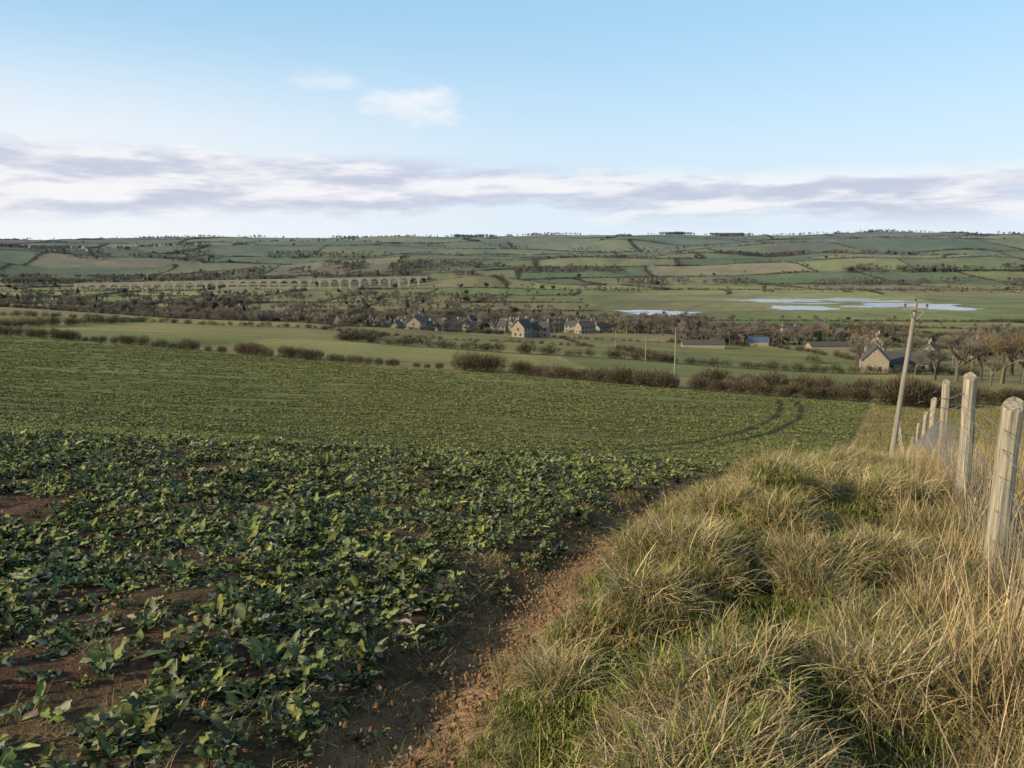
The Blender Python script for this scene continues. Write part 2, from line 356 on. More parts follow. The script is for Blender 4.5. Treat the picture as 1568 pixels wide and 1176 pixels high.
pst=clump*.66+.02+.36*sst(-1.0,-.1,df)
isS=u<pst
ok=(r.random(n)<dens*np.where(isS,.52,.36)); X=X[ok];Y=Y[ok];d=d[ok];df=df[ok];q=q[ok];q3=q3[ok];clump=clump[ok];isS=isS[ok];n=len(X); print('grass',n)
ix=np.where(isS,r.integers(4,8,n),r.integers(0,4,n))
tall=r.random(n)<(.008+.20*sst(-.7,-.1,df)*(1-sst(.8,2.0,df)))
ix=np.where(tall,r.integers(8,11,n),ix)
s=r.uniform(.65,1.2,n)*(.50+.30*q+.65*q3)*(.6+.4*sst(.2,.9,d))*(1+.15*sst(-.8,0,df))*np.where(isS,.85+.40*clump,1.)
P=np.stack([X,Y,H(X,Y)-.008],1)
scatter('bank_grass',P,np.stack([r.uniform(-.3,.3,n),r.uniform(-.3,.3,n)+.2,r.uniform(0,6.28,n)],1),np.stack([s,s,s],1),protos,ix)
# weeds / straw in crop field and track
r=np.random.default_rng(14); n=3000; Y=1+25*r.random(n); X=xt(Y)-np.abs(r.normal(0,1.0,n))+.1; X[:1000]=r.uniform(-18,5,1000)
ok=(X<xt(Y)+.15)&(X>-.95*(Y+3)); X=X[ok];Y=Y[ok];n=len(X); s=r.uniform(.25,.6,n)
pr2=[]
for i in range(3):
    rr=np.random.default_rng(360+i); m=26
    pr2.append(quads_obj('field_weed_%d'%i,*ribbons(rr,m,.14,rr.uniform(.1,.28,m),rr.uniform(.004,.008,m),rr.uniform(.4,1.4,m),rr.uniform(1.3,2.2,m),pickcol(rr,m,STRAW+GREEN),S=3),M_grass,link=False))
scatter('field_weeds',np.stack([X,Y,H(X,Y)],1),np.stack([0*X,0*X,r.uniform(0,6.28,n)],1),np.stack([s,s,s],1),pr2,r.integers(0,3,n))
# small irregular soil crumbs
cl=[]
for i in range(4):
    rr=np.random.default_rng(400+i); m=20; V=[];Fq=[];Cc=[]
    for j in range(m):
        c0=np.array([*rr.uniform(-.18,.18,2),.0]); s_=.003+.012*rr.random()**2.5; q_=rr.uniform(.45,1.25,(8,1))*np.array([[-1,-1,-1],[1,-1,-1],[1,1,-1],[-1,1,-1],[-.7,-.7,.6],[.7,-.7,.6],[.7,.7,.6],[-.7,.7,.6]])*s_*rr.uniform(.6,1.3,3)
        o=len(V)*1; V.extend(list(c0+q_)); Fq+= [(o+4,o+5,o+6,o+7),(o,o+1,o+5,o+4),(o+1,o+2,o+6,o+5),(o+2,o+3,o+7,o+6),(o+3,o,o+4,o+7)]
        Cc+= [np.array([.27,.16,.085])*rr.uniform(.5,1.3)]*8
    cl.append(quads_obj('soil_clods_%d'%i,np.array(V),np.array(Fq),np.array(Cc),M_grass,link=False))
r=np.random.default_rng(16); n=3000; Y=1+18*r.random(n)**1.3; X=xt(Y)-r.normal(.0,.3,n); X[:1500]=r.uniform(-8,3,1500); ok=(X<xt(Y)+.35)&(X>-.95*(Y+3)); X=X[ok];Y=Y[ok];n=len(X)
s=r.uniform(.6,1.3,n); scatter('soil_clods',np.stack([X,Y,H(X,Y)],1),np.stack([0*X,0*X,r.uniform(0,6.28,n)],1),np.stack([s,s,s],1),cl,r.integers(0,4,n))
r=np.random.default_rng(15); n=14000; Y=np.exp(r.uniform(math.log(24),math.log(100),n)); X=xt(Y)+.3+r.random(n)*(4+.22*Y)
s=r.uniform(.7,1.6,n)*(1+Y/80); 
pr3=[]
for i in range(3):
    rr=np.random.default_rng(370+i); m=40
    pr3.append(quads_obj('pasture_tuft_%d'%i,*ribbons(rr,m,.25,rr.uniform(.06,.16,m),rr.uniform(.01,.02,m),rr.uniform(0,.6,m),rr.uniform(.5,1.6,m),pickcol(rr,m,[[.28,.24,.10],[.22,.22,.08],[.36,.29,.15]]),S=2),M_grass,link=False))
scatter('pasture_grass',np.stack([X,Y,H(X,Y)],1),np.stack([0*X,0*X,r.uniform(0,6.28,n)],1),np.stack([s,s,s*.7],1),pr3,r.integers(0,3,n))
# ------------------------------------------------------------ trees
def prisms(segs,col):
    V=[];F=[];C=[]
    for p0,p1,r0,r1,c in segs:
        d=(p1-p0).normalized(); a=d.orthogonal().normalized(); b=d.cross(a); o=len(V)
        for p,rr in ((p0,r0),(p1,r1)):
            for k in range(3):
                an=k*2.0944; V.append(p+(a*math.cos(an)+b*math.sin(an))*rr); C.append(c)
        for k in range(3): F.append((o+k,o+(k+1)%3,o+3+(k+1)%3,o+3+k))
    return np.array([tuple(v) for v in V]),np.array(F),np.array(C)
def bare_tree(seed,h=10,spread=.6,cols=((.13,.11,.085),(.21,.17,.135)),twig=.03,name='bare_tree',levels=5,up=.25):
    rd=random.Random(seed); segs=[]
    def rec(p,d,L,rad,lev):
        q=p+d*L
        c=np.array(cols[0])+(np.array(cols[1])-np.array(cols[0]))*(1-lev/levels)
        segs.append((p,q,rad,max(rad*.62,twig*.6),c*rd.uniform(.8,1.2)))
        if lev==0: return
        nb=rd.choice([3,4,4]) if lev>1 else 6
        for i in range(nb):
            t=rd.uniform(.45,1.0) if lev<levels else rd.uniform(.6,1.0)
            dd=(d+Vector((rd.uniform(-1,1),rd.uniform(-1,1),rd.uniform(-.5,.8)+up))*spread*1.25).normalized()
            rec(p+(q-p)*t,dd,L*rd.uniform(.55,.86),max(rad*.55,twig),lev-1)
    rec(Vector((0,0,-.3)),Vector((rd.uniform(-.05,.05),rd.uniform(-.05,.05),1)),h*.30,h*.028,levels)
    V,F,C=prisms(segs,None); zmax=V[:,2].max(); V=V*(h/zmax)
    return quads_obj(name,V,F,C,M_twig,link=False)
TREES=[bare_tree(i,10,.62+.06*(i%3),twig=.042,levels=4) for i in range(6)]
TREES+= [bare_tree(20+i,10,.5,cols=((.16,.12,.07),(.27,.20,.10)),twig=.045,name='willow_tree',levels=4) for i in range(2)]
def evergreen(seed,cone):
    r=np.random.default_rng(seed); n=1500
    cl=r.normal(0,1,(14,3)); cl/=np.linalg.norm(cl,axis=1)[:,None]; cl=cl*np.array([2.2,2.2,3])*r.uniform(.4,1,(14,1))+np.array([0,0,5.2])
    ci=r.integers(0,14,n); p=cl[ci]+r.normal(0,.75,(n,3))
    if cone:
        tt=r.random(n)**.7; an=r.random(n)*6.28; rad=2.6*(1-tt)*(.7+.4*r.random(n)); p=np.stack([rad*np.cos(an),rad*np.sin(an),1+9*tt],1)
    a=r.normal(0,.22,(n,3)); b=r.normal(0,.22,(n,3))
    V=np.stack([p-a,p-b,p+a,p+b],1).reshape(-1,3); F=np.arange(4*n).reshape(-1,4)
    C=np.repeat(np.array([[.04,.055,.028]])*r.uniform(.6,1.5,(n,1)),4,0)
    tv,tf,tc=prisms([(Vector((0,0,-.3)),Vector((0,0,5)),.3,.12,np.array([.06,.05,.04]))],None)
    return quads_obj('evergreen_tree',*merge([(V,F,C),(tv,tf,tc)]),M_ever,link=False)
TREES+=[evergreen(1,False),evergreen(2,True)]
for i,o in enumerate(TREES): o.name='tree_kind_%02d'%i
def bush(seed,w=3.0,h=2.3,n=900,pal=None):
    r=np.random.default_rng(seed); pal=pal or [[.16,.118,.085],[.12,.088,.065],[.20,.15,.10],[.10,.083,.055],[.17,.15,.07]]
    u=r.normal(0,1,(n,3)); u/=np.linalg.norm(u,axis=1)[:,None]; rad=r.random(n)**.45
    p=u*rad[:,None]*np.array([w/2,w*.3,h*.5])+np.array([0,0,h*.48]); p[:,2]*=(.8+.35*vn(p[:,0]*1.3+seed*7,p[:,1]*0,9)); p[:,2]=np.abs(p[:,2])
    d=(u*np.array([.7,.7,.3])+np.array([0,0,.75])+r.normal(0,.4,(n,3))); d/=np.linalg.norm(d,axis=1)[:,None]
    L=r.uniform(.25,.65,n)[:,None]; sd=r.normal(0,1,(n,3)); sd/=np.linalg.norm(sd,axis=1)[:,None]; wd=r.uniform(.012,.03,n)[:,None]
    V=np.stack([p-sd*wd,p+sd*wd,p+d*L+sd*wd*.5,p+d*L-sd*wd*.5],1).reshape(-1,3); F=np.arange(4*n).reshape(-1,4)
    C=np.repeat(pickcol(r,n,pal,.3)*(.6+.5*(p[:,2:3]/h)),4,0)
    return quads_obj('hedge_bush_%d'%seed,V,F,C,M_twig,link=False)
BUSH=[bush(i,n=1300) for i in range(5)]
r=np.random.default_rng(21)
def hedge_run(k0,k1,step,s0,s1,jit=.8,dy=0):
    out=[]; k=k0
    while k<k1:
        yv=float(yh(k))+dy; out.append((k*yv+r.normal(0,.2),yv+r.normal(0,jit*.5),r.uniform(s0,s1))); k+=step/yv*r.uniform(.8,1.3)
    return out
HB=[]
HB+=hedge_run(-.595,-.535,1.3,.75,1.0); HB+=hedge_run(-.525,-.515,1.6,.4,.6)
for kk,sc in ((-.505,.7),(-.49,.7),(-.478,.9),(-.47,.9),(-.455,1.),(-.44,.6),(-.432,.8),(-.42,.6),(-.408,.7),(-.40,1.0),(-.392,.9),(-.375,.6),(-.358,.65),(-.335,1.),(-.327,1.1),(-.32,1.1),(-.312,1.0),(-.302,.8)):
    HB.append((kk*float(yh(kk)),float(yh(kk)),sc))
HB+=hedge_run(-.277,-.232,1.3,.8,1.15)
for kk,sc in ((-.222,.7),(-.212,.6),(-.20,.6),(-.19,.7),(-.178,.6),(-.165,.55),(-.152,.5),(-.145,.6),(-.118,.45),(-.105,.4),(-.09,.5)):
    HB.append((kk*float(yh(kk)),float(yh(kk)),sc))
HB+=hedge_run(-.064,-.014,1.0,1.1,1.4); HB+=hedge_run(.006,.205,1.2,.65,1.05); HB+=hedge_run(.13,.20,1.3,.9,1.2); HB+=hedge_run(.226,.262,1.3,.7,1.0); HB+=hedge_run(.27,.445,1.2,.6,.95)
HB+=hedge_run(.235,.46,1.6,.9,1.3,dy=14); HB+=hedge_run(.47,.53,1.0,1.3,1.8,dy=-6); HB+=hedge_run(.53,.95,1.4,.9,1.2,dy=6)
HB+=hedge_run(-1.2,-.60,1.8,.6,1.1)
HB=np.array(HB); n=len(HB)
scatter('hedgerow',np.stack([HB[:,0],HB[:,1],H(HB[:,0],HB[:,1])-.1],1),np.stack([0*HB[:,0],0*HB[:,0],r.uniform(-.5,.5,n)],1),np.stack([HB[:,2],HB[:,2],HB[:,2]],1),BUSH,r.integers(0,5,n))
BUSHF=[bush(50+i,w=3.6,n=260,pal=[[.115,.095,.065],[.145,.115,.08],[.095,.085,.055]]) for i in range(3)]
for o in BUSHF:
    me=o.data; co=np.zeros(len(me.vertices)*3,np.float32); me.vertices.foreach_get('co',co); co=co.reshape(-1,4,3); c=co.mean(1,keepdims=True); co=c+(co-c)*np.array([2.2,2.2,1.2]); me.vertices.foreach_set('co',co.ravel().astype(np.float32)); me.update()
pts=[]
r=np.random.default_rng(22)
for i in range(2,len(TB)-3):
    t=TB[i]; step=max(2.6,.0030*t)
    s=np.arange(-.95*t,.95*t,step); j=np.floor((s+FO[i])/FW[i]).astype(int); keep=_V[(_P[(i*31+j*5)&255]+j)&255]>.2
    s=s[keep]; tt=np.full(s.shape,t); pts.append(np.stack([s+wA(s,tt),tt+wB(s,tt)],1))
    for jj in range(int((-.95*t+FO[i])/FW[i])-1,int((.95*t+FO[i])/FW[i])+1):
        if _V[(_P[(i*7+jj*19)&255]+jj)&255]<.2: continue
        sv=jj*FW[i]-FO[i]; tt=np.arange(t,TB[i+1],step); ss=np.full(tt.shape,sv); pts.append(np.stack([ss+wA(ss,tt),tt+wB(ss,tt)],1))
pts=np.concatenate(pts); X,Y=pts[:,0],pts[:,1]
ok=(Y>yh(X/np.maximum(Y,1))+30)&~((Y>850)&(Y<1330)&(X>100))&(r.random(len(X))<.95); X=X[ok];Y=Y[ok];n=len(X); print('far hedge',n)
X=X+r.normal(0,1,n); s=(.6+1.2*vn(X/110,Y/110,71)**1.7)*(.65+Y/3800); s=s*r.uniform(.7,1.3,n)
scatter('distant_hedges',np.stack([X,Y,H(X,Y)-.2],1),np.stack([0*X,0*X,r.uniform(0,6.28,n)],1),np.stack([s*(1.1+Y/2300),s*(1.1+Y/2300),s],1),BUSHF,r.integers(0,3,n))
sel=r.random(n)<.26*vn(X/90,Y/90,72)**2.; XF=X[sel]+r.normal(0,3,sel.sum()); YF=Y[sel]+r.normal(0,3,sel.sum()); o2=YF>450; XF=XF[o2];YF=YF[o2]; m=len(XF)
s=r.uniform(.5,1.2,m)**1.2; scatter('distant_trees',np.stack([XF,YF,H(XF,YF)],1),np.stack([0*XF,0*XF,r.uniform(0,6.28,m)],1),np.stack([s*1.3,s*1.3,s],1),[o.copy() for o in TREES],r.choice([0,1,2,3,4,5,8],m))
# woodland and village tree zones
Z=[(-.80,-.33,660,1180,1700,.7,1.4,.03),(-.36,.06,520,900,1100,.6,1.35,.08),(.04,.24,540,800,380,.6,1.2,.03),(.20,.80,400,560,400,.5,1.1,.05),
(-.36,.0,880,1300,750,.5,1.0,.02),(-.60,-.14,1250,1410,170,.6,1.1,.03),(-.38,-.06,455,560,150,.4,.9,.05),(.42,.80,270,400,120,.6,1.2,.02),(-.62,-.10,1720,2080,1400,.9,1.5,.05),(-.62,-.36,2400,3200,900,.7,1.3,.1),
(-.95,.95,4100,4400,1600,.6,1.7,.1),(.16,.28,4150,4420,420,1.3,1.8,.1),(-.10,-.02,4150,4420,150,1.2,1.8,.1),(.1,.7,1640,1760,420,.7,1.3,.03),(.05,.75,2300,2400,560,.8,1.5,.1),(-.14,.14,1850,2020,420,.8,1.3,.03),
(.08,.65,1400,1470,160,.5,.9,0),(.40,.66,1880,1960,300,.8,1.5,.1),(-.3,.5,2750,2850,450,.7,1.3,.1),(-.5,.7,3300,3450,450,.7,1.3,.1)]
PT=[];KD=[];SC=[]
r=np.random.default_rng(23)
HOUSES=[]
for zi,(k0,k1,y0,y1,c,s0,s1,ev) in enumerate(Z):
    Y=r.uniform(y0,y1,c*3); K=r.uniform(k0,k1,c*3); X=K*Y; sc_=max(25,y0*.035)
    w=fbm(X/sc_,Y/sc_,2,80+zi); ordr=np.argsort(-(w+r.random(len(w))*.16)); o=ordr[:c]
    X=X[o];Y=Y[o]; PT.append(np.stack([X,Y],1)); kd=r.choice([0,1,2,3,4,5],c); wl=r.random(c)<.08; kd[wl]=r.choice([6,7],wl.sum()); e=r.random(c)<ev; kd[e]=r.choice([8,8,9],e.sum()); KD.append(kd); SC.append(r.uniform(s0,s1,c))
PT=np.concatenate(PT);KD=np.concatenate(KD);SC=np.concatenate(SC)
# ------------------------------------------------------------ buildings
def house(name,k,y,w=11,d=7,h=5,rh=3,rot=0,wall=None,roof=None,win=True,chim=2,zo=-.3,simple=False):
    x=k*y; e=empty(name,(x,y,Hs(x,y)+zo),R(rot)); HOUSES.append((x,y,max(w,d)*.8))
    wall=wall or M_stone; roof=roof or M_roof; a,bb=w/2,d/2; h=h-zo
    V=[(-a,-bb,0),(a,-bb,0),(a,bb,0),(-a,bb,0),(-a,-bb,h),(a,-bb,h),(a,bb,h),(-a,bb,h),(-a,0,h+rh),(a,0,h+rh)]
    pyobj('walls',V,[(0,1,5,4),(2,3,7,6),(3,0,4,8,7),(1,2,6,9,5)],wall,e)
    o=.35; sl=rh/bb; t=.22; zt=h+rh+.06; V=[];F=[]
    for s in (-1,1):
        b0=len(V); ye=s*(bb+o); ze=zt-sl*(bb+o)
        V+=[(-a-o,0,zt),(a+o,0,zt),(a+o,ye,ze),(-a-o,ye,ze),(-a-o,0,zt+t),(a+o,0,zt+t),(a+o,ye,ze+t),(-a-o,ye,ze+t)]
        F+=[(b0,b0+1,b0+2,b0+3),(b0+4,b0+7,b0+6,b0+5),(b0+2,b0+6,b0+7,b0+3),(b0,b0+3,b0+7,b0+4),(b0+1,b0+5,b0+6,b0+2)]
    pyobj('roof',V,F,roof,e)
    if chim:
        bl=[]
        for cx in ([-a+.6,a-.6] if chim==2 else [-a+.6]): 
            bl.append((cx-.4,cx+.4,-.35,.35,h+rh-.6,h+rh+1.3)); bl.append((cx-.48,cx+.48,-.43,.43,h+rh+1.3,h+rh+1.42)); bl.append((cx-.15,cx+.15,-.15,.15,h+rh+1.42,h+rh+1.8))
        pyobj('chimneys',*boxes(bl),wall,e)
    if win and not simple:
        bl=[];n=max(2,int(w/3)); fr=[]
        for s in (-1,1):
            for fl in ([1.0,3.4] if h>4.6 else [1.0]):
                for i in range(n):
                    cx=-a+w*(i+.5)/n
                    if fl==1.0 and i==n//2: continue
                    y0_,y1_=sorted((s*(bb-.1),s*(bb+.03))); bl.append((cx-.5,cx+.5,y0_,y1_,fl-zo,fl-zo+1.2)); 
                    y0_,y1_=sorted((s*(bb-.05),s*(bb+.09))); fr.append((cx-.6,cx+.6,y0_,y1_,fl-zo-.12,fl-zo)); fr.append((cx-.6,cx+.6,y0_,y1_,fl-zo+1.2,fl-zo+1.34))
        for s in (-1,1):
            x0_,x1_=sorted((s*(a-.1),s*(a+.03)))
            for cy in (-1.4,1.4): bl.append((x0_,x1_,cy-.45,cy+.45,1.0-zo,2.2-zo)); 
            if h>4.6: bl.append((x0_,x1_,-.45,.45,3.6-zo,4.8-zo))
        pyobj('windows',*boxes(bl),M_glass,e); pyobj('window_surrounds',*boxes(fr),M_stone2,e)
        cx=-a+w*(n//2+.5)/n; pyobj('door',*boxes([(cx-.5,cx+.5,-bb-.04,-bb+.1,-zo,2.1-zo)]),M_roof2,e)
    return e
house('stone_house',.013,405,10,7,5.0,3.6,62); house('stone_house',.03,412,13,7,4.6,3.2,-14)
house('stone_barn',.449,250,9,7.5,4.0,4.0,68,chim=0); house('stone_barn',.472,262,19,7.5,2.8,3.0,-8,roof=M_roof,chim=1)
house('stone_barn',.497,300,14,6,3,2.4,-12,roof=M_roof2,chim=0); house('stone_house',.515,335,11,7,4,2.8,60,chim=2)
house('blue_roofed_barn',.303,430,10,8,2.6,1.8,-10,roof=M_blue,chim=0,win=False)
house('farm_shed',.235,395,20,7,2.0,1.6,-5,roof=M_roof,chim=0,win=False); house('farm_shed',.39,400,20,7,2.0,1.6,3,roof=M_roof,chim=0,win=False)
r=random.Random(9)
spec=[(-.295,880),(-.283,900),(-.30,840),(-.268,870),(-.235,760),(-.175,600),(-.165,560),(-.155,590),(-.125,500),(-.108,480),(-.09,500),(-.128,540),(-.075,540),(-.055,520),(-.02,520),(-.20,640),(-.19,700),(-.06,640),(-.03,600),(.0,560),(.05,600),(.075,560),(-.25,820),(-.215,720),(-.10,700),(.45,390),(.56,370),(-.33,1000),(-.38,1050),(-.42,980),(-.46,1100),
(-.145,620),(-.14,660),(-.12,600),(-.085,580),(-.07,600),(-.045,560),(.015,520),(-.01,640),(.09,620),(.11,580),(-.23,900),(-.18,820),(-.05,760),(.02,720),(.585,420),(.34,480),
(-.222,640),(-.208,600),(-.24,690),(-.255,740),(-.185,540),(-.142,500),(-.117,462),(-.27,800),(-.31,900),(.09,520)]
for (k,y) in spec:
    house('stone_house' if r.random()<.7 else 'cottage',k,y+r.uniform(-15,25),r.uniform(9,16),r.uniform(6.5,8),r.choice([4.8,5.2,3.4]),r.uniform(2.8,3.8),r.choice([r.uniform(-35,35),r.uniform(45,95)]),wall=r.choice([M_stone,M_stone,M_stone,M_stone2]),roof=r.choice([M_roof,M_roof,M_roof2]))
for i in range(14):
    house('hillside_house',r.uniform(-.585,-.47),r.uniform(2480,2950),r.uniform(9,16),8,5.5,3.5,r.uniform(-40,40),wall=r.choice([M_stone,M_stone2]),roof=M_roof2,simple=True,chim=1)
keep=np.ones(len(PT),bool); rk=np.random.default_rng(77).random(len(PT))
for (hx_,hy_,rr) in HOUSES:
    if hy_<2000:
        near_=(np.abs(PT[:,0]-hx_)<rr)&(PT[:,1]<hy_+6); keep&=~(near_&(PT[:,1]>hy_-18)); keep&=~(near_&(PT[:,1]>hy_-100)&(rk<.62))
PT=PT[keep];KD=KD[keep];SC=SC[keep]; n=len(PT); rr=np.random.default_rng(24); print('trees',n)
scatter('valley_trees',np.stack([PT[:,0],PT[:,1],H(PT[:,0],PT[:,1])-.1],1),np.stack([0*SC,0*SC,rr.uniform(0,6.28,n)],1),np.stack([SC*1.15,SC*1.15,SC],1),TREES,KD)
m=3600; j=rr.integers(0,n,m); X=PT[j,0]+rr.normal(0,9,m); Y=PT[j,1]+rr.normal(0,9,m); s=rr.uniform(.7,1.6,m)
kk=np.ones(m,bool)
for (hx_,hy_,r_) in HOUSES: kk&=~((np.abs(X-hx_)<r_)&(np.abs(Y-hy_)<r_+6))
X=X[kk];Y=Y[kk];s=s[kk];m=len(X)
scatter('valley_scrub',np.stack([X,Y,H(X,Y)-.2],1),np.stack([0*X,0*X,rr.uniform(0,6.28,m)],1),np.stack([s*1.4,s*1.4,s],1),[o.copy() for o in BUSHF],rr.integers(0,3,m))
NT=[(.525,212,1.1,0),(.552,205,1.5,1),(.582,215,1.3,2),(.608,200,1.6,6),(.635,205,1.7,3),(.50,235,.9,4),(.66,210,1.6,5),(.69,215,1.4,1),(.43,330,1.4,7),(.447,300,.9,6),(.31,480,1.6,2),(.595,190,.9,4),(-.03,500,1.6,0),(-.02,505,1.5,3),(.185,520,1.4,1),(.57,240,1.5,4),(.62,250,1.5,0)]
big=[bare_tree(60+i,10,.72,twig=.014,levels=5,up=.1,cols=((.14,.12,.095),(.21,.175,.14)) if i<2 else ((.17,.13,.07),(.27,.20,.10))) for i in range(3)]
for (k,y,s,kd) in NT:
    X=k*y; b_=big[kd%2] if kd<6 else big[2]
    o=b_.copy(); o.name='willow_tree' if kd>=6 else 'bare_tree'; o.location=(X,y,Hs(X,y)); o.scale=(s*1.15,s*1.15,s*random.uniform(.85,1)); o.rotation_euler=(0,0,kd*1.3+k*9); scene.collection.objects.link(o)
# ------------------------------------------------------------ viaduct
A=Vector((-760,1430,0)); B=Vector((-158,1545,0)); u_=(B-A).normalized(); nv=Vector((-u_.y,u_.x,0)); Lt=(B-A).length; bays=34; bw=Lt/bays; pw=4.0; hw=2.8; ZA,ZB=-67.0,-58.5
V=[];F=[]
def vp(s,o,z): p=A+u_*s+nv*o; return (p.x,p.y,z+ZA+(ZB-ZA)*s/Lt)
def vbox(s0,s1,o0,o1,z0,z1):
    b=len(V)
    for z in (z0,z1):
        for (s,o) in ((s0,o0),(s1,o0),(s1,o1),(s0,o1)): V.append(vp(s,o,z))
    F.extend([(b,b+3,b+2,b+1),(b+4,b+5,b+6,b+7),(b,b+1,b+5,b+4),(b+1,b+2,b+6,b+5),(b+2,b+3,b+7,b+6),(b+3,b,b+4,b+7)])
zt_=0
for i in range(bays):
    s0=i*bw; vbox(s0-pw/2,s0+pw/2,-hw,hw,-24,-1.4)
    vbox(s0-pw/2-.3,s0+pw/2+.3,-hw-.3,hw+.3,-9.6,-9.1)
    ow=bw-pw; rad=ow/2; zs=-2.9-rad; S=8
    for q in range(S):
        a0=math.pi*(1-q/S); a1=math.pi*(1-(q+1)/S); c_=s0+bw/2
        xa,za=c_+rad*math.cos(a0),zs+rad*math.sin(a0); xb,zb=c_+rad*math.cos(a1),zs+rad*math.sin(a1)
        for o in (-hw,hw):
            b=len(V); V+= [vp(xa,o,za),vp(xb,o,zb),vp(xb,o,zt_-1.4),vp(xa,o,zt_-1.4)]; F.append((b,b+1,b+2,b+3))
        b=len(V); V+=[vp(xa,-hw,za),vp(xb,-hw,zb),vp(xb,hw,zb),vp(xa,hw,za)]; F.append((b,b+1,b+2,b+3))
vbox(-pw/2-.3,Lt+.3,-hw-.3,hw+.3,-1.4,-.9); 
vbox(-pw/2,Lt,-hw,-hw+.5,-.9,.3); vbox(-pw/2,Lt,hw-.5,hw,-.9,.3)
pyobj('railway_viaduct',V,F,M_brick)
# ------------------------------------------------------------ flood water
M_w=bpy.data.materials.new('flood_water'); M_w.use_nodes=True; N,L=nt(M_w); b=N['Principled BSDF']; b.inputs['Base Color'].default_value=(.06,.09,.13,1); b.inputs['Roughness'].default_value=.06; b.inputs['Specular IOR Level'].default_value=.6
nn=N.new('ShaderNodeTexNoise'); nn.inputs['Scale'].default_value=.4; bp=N.new('ShaderNodeBump'); bp.inputs['Strength'].default_value=.4; bp.inputs['Distance'].default_value=.2; g_=N.new('ShaderNodeNewGeometry'); L.new(g_.outputs['Position'],nn.inputs[0]); L.new(nn.outputs[0],bp.inputs['Height']); L.new(bp.outputs[0],b.inputs['Normal'])
def pool(cx,cy,rx,ry,seed):
    n=120; V=[(cx,cy,0)]
    for i in range(n):
        a=2*math.pi*i/n; f=.25+1.25*float(fbm(np.array([math.cos(a)*2.6+seed*3]),np.array([math.sin(a)*2.6+5]),4,seed)[0])
        V.append((cx+rx*f*math.cos(a),cy+ry*f*math.sin(a),0))
    z_=max(Hs(v[0],v[1]) for v in V)+.08+seed*.006
    V=[(v[0],v[1],z_) for v in V]
    pyobj('flood_water',V,[(0,i+1,(i+1)%n+1) for i in range(n)],M_w)
for i,(k,y,rx,ry) in enumerate(((.33,1185,62,42),(.40,1200,68,36),(.352,1040,38,42),(.28,1190,26,10),(.455,1165,42,20),(.49,1090,64,38),(.53,1030,46,28),(.435,1060,30,16),(.185,960,42,34),(.20,925,28,18),(.155,985,28,18),(.37,1120,40,10))):
    pool(k*y,y,rx,ry,i+1)
# ------------------------------------------------------------ fence
fe=empty('wire_fence',(float(xf(5)),5,Hs(float(xf(5)),5)))
fo=fe.location
def post(x,y,h,rad,lx,ly,seed,flat):
    r=random.Random(seed); V=[];F=[]; ns=12; nz=10; z0=Hs(x,y)-.25; dx_=dy_=0
    for i in range(nz+1):
        t=i/nz; dx_+=r.uniform(-.005,.005); dy_+=r.uniform(-.005,.005)
        for j in range(ns):
            an=2*math.pi*j/ns; rr=rad*(1+.09*math.sin(an*2+seed)+.05*math.sin(an*5+seed*2)+r.uniform(-.03,.03))*(1-.08*t)
            if i==nz: rr*=.90
            zz=z0+(h+.25)*t+((math.cos(an-1)*rad*flat+r.uniform(-.006,.006)) if i>=nz-1 else 0)
            if i==nz-1: zz+= (h+.25)/nz-.012
            V.append((x-fo.x+lx*t+dx_+rr*math.cos(an),y-fo.y+ly*t+dy_+rr*math.sin(an),zz-fo.z))
    for i in range(nz):
        for j in range(ns): F.append((i*ns+j,i*ns+(j+1)%ns,(i+1)*ns+(j+1)%ns,(i+1)*ns+j))
    F.append(tuple(nz*ns+j for j in range(ns)))
    pyobj('post',V,F,M_wood,fe,smooth=False)
    return Vector((x+lx*.9,y+ly*.9,z0+.25+h))
py=[1.6,5.0,7.45,10.7,14.3,17.7,21.2,25,29]+list(range(33,101,4)); tops=[]
for i,yv in enumerate(py):
    r=random.Random(i+5); xv=float(xf(yv)); h=[1.2,1.28,1.28,1.34,1.36,1.36,1.32][i] if i<7 else r.uniform(1.1,1.3)
    rad=.068 if i<2 else (.058 if i==2 else .05)
    lx,ly=((-.04,.02) if i!=1 else (.03,0.))
    if i>2: lx,ly=r.uniform(-.06,.06),r.uniform(-.05,.05)
    tops.append((post(xv,yv,h,rad,lx,ly,i,.5),h,lx,ly))
def curve(name,polys,rad,mat,parent=None,off=Vector((0,0,0))):
    cu=bpy.data.curves.new(name,'CURVE'); cu.dimensions='3D'; cu.bevel_depth=rad; cu.bevel_resolution=0
    for p in polys:
        sp=cu.splines.new('POLY'); sp.points.add(len(p)-1)
        for i,q in enumerate(p): sp.points[i].co=(q[0]-off.x,q[1]-off.y,q[2]-off.z,1)
    cu.materials.append(mat); ob=bpy.data.objects.new(name,cu); scene.collection.objects.link(ob)
    if parent: ob.parent=parent
    return ob
wires=[]; barbs=[]
rr=random.Random(3)
levels=[.08,.22,.4,.6,.82,1.0,1.12]
